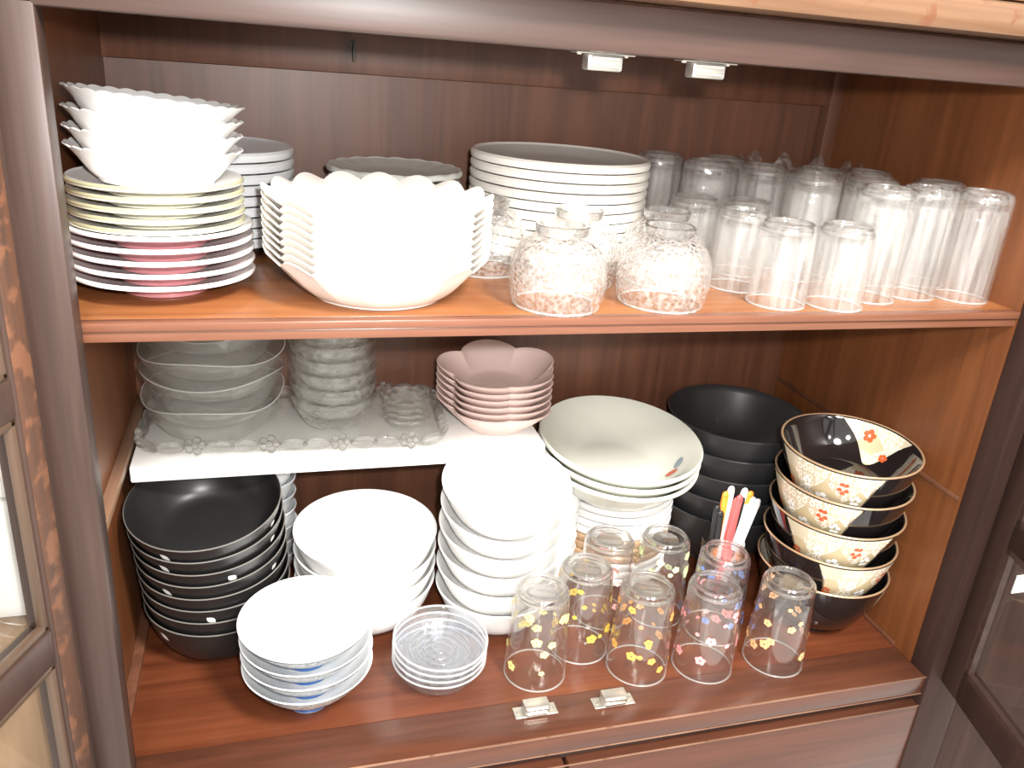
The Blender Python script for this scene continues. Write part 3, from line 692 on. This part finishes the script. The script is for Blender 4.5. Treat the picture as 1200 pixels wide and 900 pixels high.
def make_serving():
    r = empty('serving_dish'); part('dish_body', sd, r)
    def inner_patch(name, th0, r0, dl, dw, rot, mat):
        vs, fs = [], []
        inn = [(p[0], p[1]) for p in sp_ if p[1] > .008][-15:][::-1]
        def zi(rr):
            for (ra, za), (rb_, zb_) in zip(inn[:-1], inn[1:]):
                if ra <= rr <= rb_: return za + (zb_ - za) * (rr - ra) / (rb_ - ra)
            return inn[-1][1]
        c = (r0 * math.cos(th0), r0 * math.sin(th0))
        pts = [(0, 0)] + [(dl * math.cos(2 * PI * i / 18), dw * math.sin(2 * PI * i / 18)) for i in range(18)]
        for x, y in pts:
            X = c[0] + x * math.cos(rot) - y * math.sin(rot); Y = c[1] + x * math.sin(rot) + y * math.cos(rot)
            vs.append((X, Y, zi(math.hypot(X, Y)) + .0012))
        fs = [(0, 1 + i, 1 + (i + 1) % 18) for i in range(18)]
        return part(name, mesh_from(name, vs, fs, mat, sharp=None), r)
    inner_patch('painted_berry', -.62, .076, .0075, .0055, .2, 'red_print')
    inner_patch('painted_leaf', -.40, .083, .010, .0045, .9, 'slate_line')
    inner_patch('painted_sprig', -.98, .092, .004, .0022, 1.2, 'dark_line')
    return r
stack('serving_dish', make_serving, .583, .279, .1430, 3, .0126, 'large off-white serving dish with painted berry on the plates, {p} of three', 'serving dish', 'serving dishes', tilt=lambda i: (.11, .02))
# --- large black bowls at the back
rk = bowl_prof(.102, .098, .05, .010, .0315, .0036, 1.6)
lb_ = lathe('large_black_bowl', rk, 'black_matte', 88)
stack('large_black_bowl', lb_, .789, .320, 0, 5, .0330, 'large matte black bowl at the back behind brocade bowls, {p} of five', 'bowl', 'large black bowls', tilt=lambda i: (.02 * (i == 4), 0))
# --- black lacquer bowls with cream brocade print
spf = bowl_prof(.0855, .088, .040, .010, .0420, .0028, 2.3)
sb_ = lathe('lacquer_body', spf, 'black_lacquer', 88); sat = curve_of(spf)
srim = lathe('gold_rim', [(.0856, .0876), (.0857, .0886), (.0849, .0893), (.0837, .0893), (.0828, .0884)], 'gold_line', 88)
def panel_outline(th0, half, depth):
    def f(a, b):
        u = 2 * a - 1; d = depth * max(0.0, 1 - abs(u) ** 2.2) ** .8
        return th0 + u * half * (1 - .10 * b), 1 - .012 - b * d
    return f
pan = surf_patch('brocade_panel', sat, panel_outline(0, .86, .84), 'brocade_print', .0007)
def inner_curve(prof, n=14):
    pts = prof[6 + n + 1:6 + n + 1 + n + 1]
    def at(s):
        f = (1 - s) * n; i = min(n - 1, int(f)); u = f - i
        return pts[i][0] + (pts[i + 1][0] - pts[i][0]) * u, pts[i][1] + (pts[i + 1][1] - pts[i][1]) * u
    return at
def wave_outline(th0, half):
    def f(a, b):
        u = 2 * a - 1; d = .10 + .58 * (math.sin(PI * a) ** .8) * (.62 - .50 * math.cos(PI * 2 * (1 - a) ** 1.4 + PI * .1))
        d *= (1 - abs(u) ** 6)
        return th0 + u * half, 1 - .01 - b * min(.85, d)
    return f
ipan = surf_patch('inner_brocade_panel', inner_curve(spf), wave_outline(0, .62), 'brocade_print', -.0008)
def disc_on(at, th, s, rad, off, mat, name):
    r, z = at(s); r1, z1 = at(min(1, s + .02)); vs = []
    tz = math.atan2(z1 - z, r1 - r)
    er = Vector((math.cos(th), math.sin(th), 0)); et = Vector((-math.sin(th), math.cos(th), 0)); up = (er * math.cos(tz) + Vector((0, 0, math.sin(tz))))
    base = er * (r + off) + Vector((0, 0, z))
    vs = [base] + [base + et * rad * math.cos(2 * PI * i / 10) + up * rad * math.sin(2 * PI * i / 10) for i in range(10)]
    return [tuple(v) for v in vs], [(0, 1 + i, 1 + (i + 1) % 10) for i in range(10)]
def flowers(name, at, spots, mat, off, pr):
    V, F = [], []
    for th, s, sz in spots:
        for j in range(5):
            an = 2 * PI * j / 5 + th * 3; r, z = at(s)
            v, f = disc_on(at, th + sz * math.cos(an) / r, min(1, s + pr * sz * math.sin(an)), sz * .72, off, mat, name)
            b0 = len(V); V += v; F += [tuple(q + b0 for q in t) for t in f]
    return mesh_from(name, V, F, mat, sharp=None)
redf = flowers('red_blossoms', sat, [(-.38, .36, .0052), (.30, .86, .0042), (-.62, .70, .0032), (.10, .30, .0030)], 'red_print', .0013, 12)
ired = flowers('red_blossoms', inner_curve(spf), [(.14, .84, .0050), (-.30, .60, .0038)], 'red_print', -.0016, 12)
whf = flowers('white_blossoms', sat, [(.0, .66, .0052), (.16, .48, .0042), (.52, .74, .0040), (-.26, .80, .0036)], 'white_print', .0011, 12)
def make_lacquer():
    r = empty('brocade_bowl'); part('bowl_body', sb_, r); part('gold_rim', srim, r, label='gold rim line')
    a = part('brocade_panel', pan, r, label='cream brocade print panel'); part('red_blossoms', redf, a)['kind'] = 'stuff'; part('white_blossoms', whf, a)['kind'] = 'stuff'
    b = part('inner_brocade_panel', ipan, r, rot=(0, 0, PI * .95), label='cream brocade print inside rim'); part('red_blossoms', ired, b)['kind'] = 'stuff'
    return r
for i, o in enumerate(stack('brocade_bowl', make_lacquer, .842, .142, 0, 5, .0438, 'black lacquer bowl with cream brocade panel by right wall, {p} of five', 'bowl', 'brocade lacquer bowls', lean=(-.0008, -.0004), tilt=lambda i: (.010 * i, -.012 * i + .02))):
    o.rotation_euler.z = [-.3, -1.5, -2.13, -2.75, -2.55][i]
# --- flowered tumblers, upside down on the floor
for nm, c in (('lemon', (.86, .78, .30)), ('yellow', (.88, .62, .08)), ('orange', (.82, .40, .10)), ('pink', (.84, .36, .36)), ('apricot', (.84, .46, .22)), ('green', (.66, .74, .40)), ('blue', (.20, .34, .80)), ('rose', (.80, .45, .42))):
    plain(nm + '_print', c, .35)
ft = make_tumbler('flowered_tumbler', .0375, .0325, .121, .0016, 0, .010)
def tumb_at(s): return (.0375 + (.0325 - .0375) * s), .006 + .107 * s
def flower_print(col, seed):
    rnd = random.Random(seed); spots_ = []
    for k in range(24):
        th = k * 2.399 + rnd.uniform(-.2, .2); s = rnd.uniform(.15, .93)
        spots_.append((th, s, rnd.choice([.0022, .0032, .0040, .0018])))
    return flowers('flower_print', tumb_at, spots_, col + '_print', .0007, 8)
T = [((.4316, .1042), 'lemon', 'tumbler with pale yellow flowers at the left front'),
     ((.5000, .1390), 'yellow', 'tumbler with strong yellow flowers, second from the left'),
     ((.5590, .0890), 'orange', 'front tumbler with orange flowers behind the right catch'),
     ((.6430, .0772), 'pink', 'tumbler with pink flowers, second from right in front'),
     ((.7400, .0700), 'apricot', 'tumbler with apricot flowers at the right end by brocade bowls'),
     ((.5530, .1960), 'rose', 'tumbler with rose flowers in the back row, nearest white bowls'),
     ((.6285, .1865), 'green', 'tumbler with pale green flowers in the back row centre'),
     ((.6900, .1385), 'blue', 'tumbler with blue flowers in front of the stirrers')]
f0 = ft()
for i, ((x, y), c, lb) in enumerate(T):
    o = f0 if i == 0 else copy_tree(f0)
    o.location = (x, y, 0); o.rotation_euler = (0, 0, i * .9); tag(o, lb + ', upside down', 'glass', 'flowered tumblers')
for i, o in enumerate([x for x in C.objects if x.get('group') == 'flowered tumblers']):
    part('flower_print', flower_print(T[i][1], 30 + i), o, label=T[i][1] + ' flower print')['kind'] = 'stuff'
# --- jar of coloured stirrers
qx, qy = .722, .196
jar = tag(empty('stirrer_glass', (qx, qy, 0)), 'clear glass standing upright behind flowered tumblers, holding coloured stirrers', 'glass')
part('glass_body', lathe('glass_body', [(0, 0), (.024, 0), (.0265, .004), (.029, .098), (.0284, .099), (.0276, .098), (.0250, .010), (0, .009)], 'clear_glass', 48), jar)
for nm, c in (('orange', (.88, .30, .04)), ('red', (.84, .11, .11)), ('black', (.02, .02, .02)), ('white', (.85, .84, .82)), ('clear', (.55, .55, .60))): plain('stirrer_' + nm, c, .3)
ST = [('black', -.020, .004, -.05, .03, .140), ('black', -.016, -.006, -.035, .0, .132), ('orange', -.012, .008, -.010, .02, .158), ('white', -.004, .012, .004, .03, .165),
      ('red', -.002, -.008, .05, -.02, .150), ('red', .003, -.010, .055, -.04, .142), ('red', -.006, -.002, .075, .02, .155), ('white', .004, .010, .09, .03, .162), ('black', .006, -.004, .075, -.02, .150),
      ('orange', .010, .008, .13, .02, .157), ('clear', .008, -.008, .17, -.03, .150), ('clear', .004, -.012, .15, -.06, .140), ('white', .012, -.002, .20, .0, .148)]
plc = {}
for i, (c, dx, dy, ax, ay, L_) in enumerate(ST):
    n = plc.get(c, 0); plc[c] = n + 1
    r = empty('drink_stirrer', (qx + dx * .62, qy + dy * .62, .0095), (ay, ax * 1.1, 0))
    part('shaft', box_mesh('shaft', .0092, .0050, L_, 'stirrer_' + c, (0, 0, L_ / 2), .0011), r)
    part('tip', ellipsoid('tip', .0052, .0032, .006, 'stirrer_' + c, 12, 8), r, (0, 0, L_))
    where = {'black': ['leftmost in the glass', 'second from left in the glass', 'between red and orange ones'], 'orange': ['left of the red ones', 'right of the red ones'],
             'red': ['leaning right, front left', 'frontmost of the bunch', 'tallest of the red ones'], 'white': ['at the back left', 'with rounded end at centre', 'leaning furthest right'],
             'clear': ['leaning right beside orange', 'leaning right in front']}[c][n]
    tag(r, f'{c} plastic drink stirrer {where}' if c != 'clear' else f'grey translucent drink stirrer {where}', 'stirrer', 'drink stirrers')
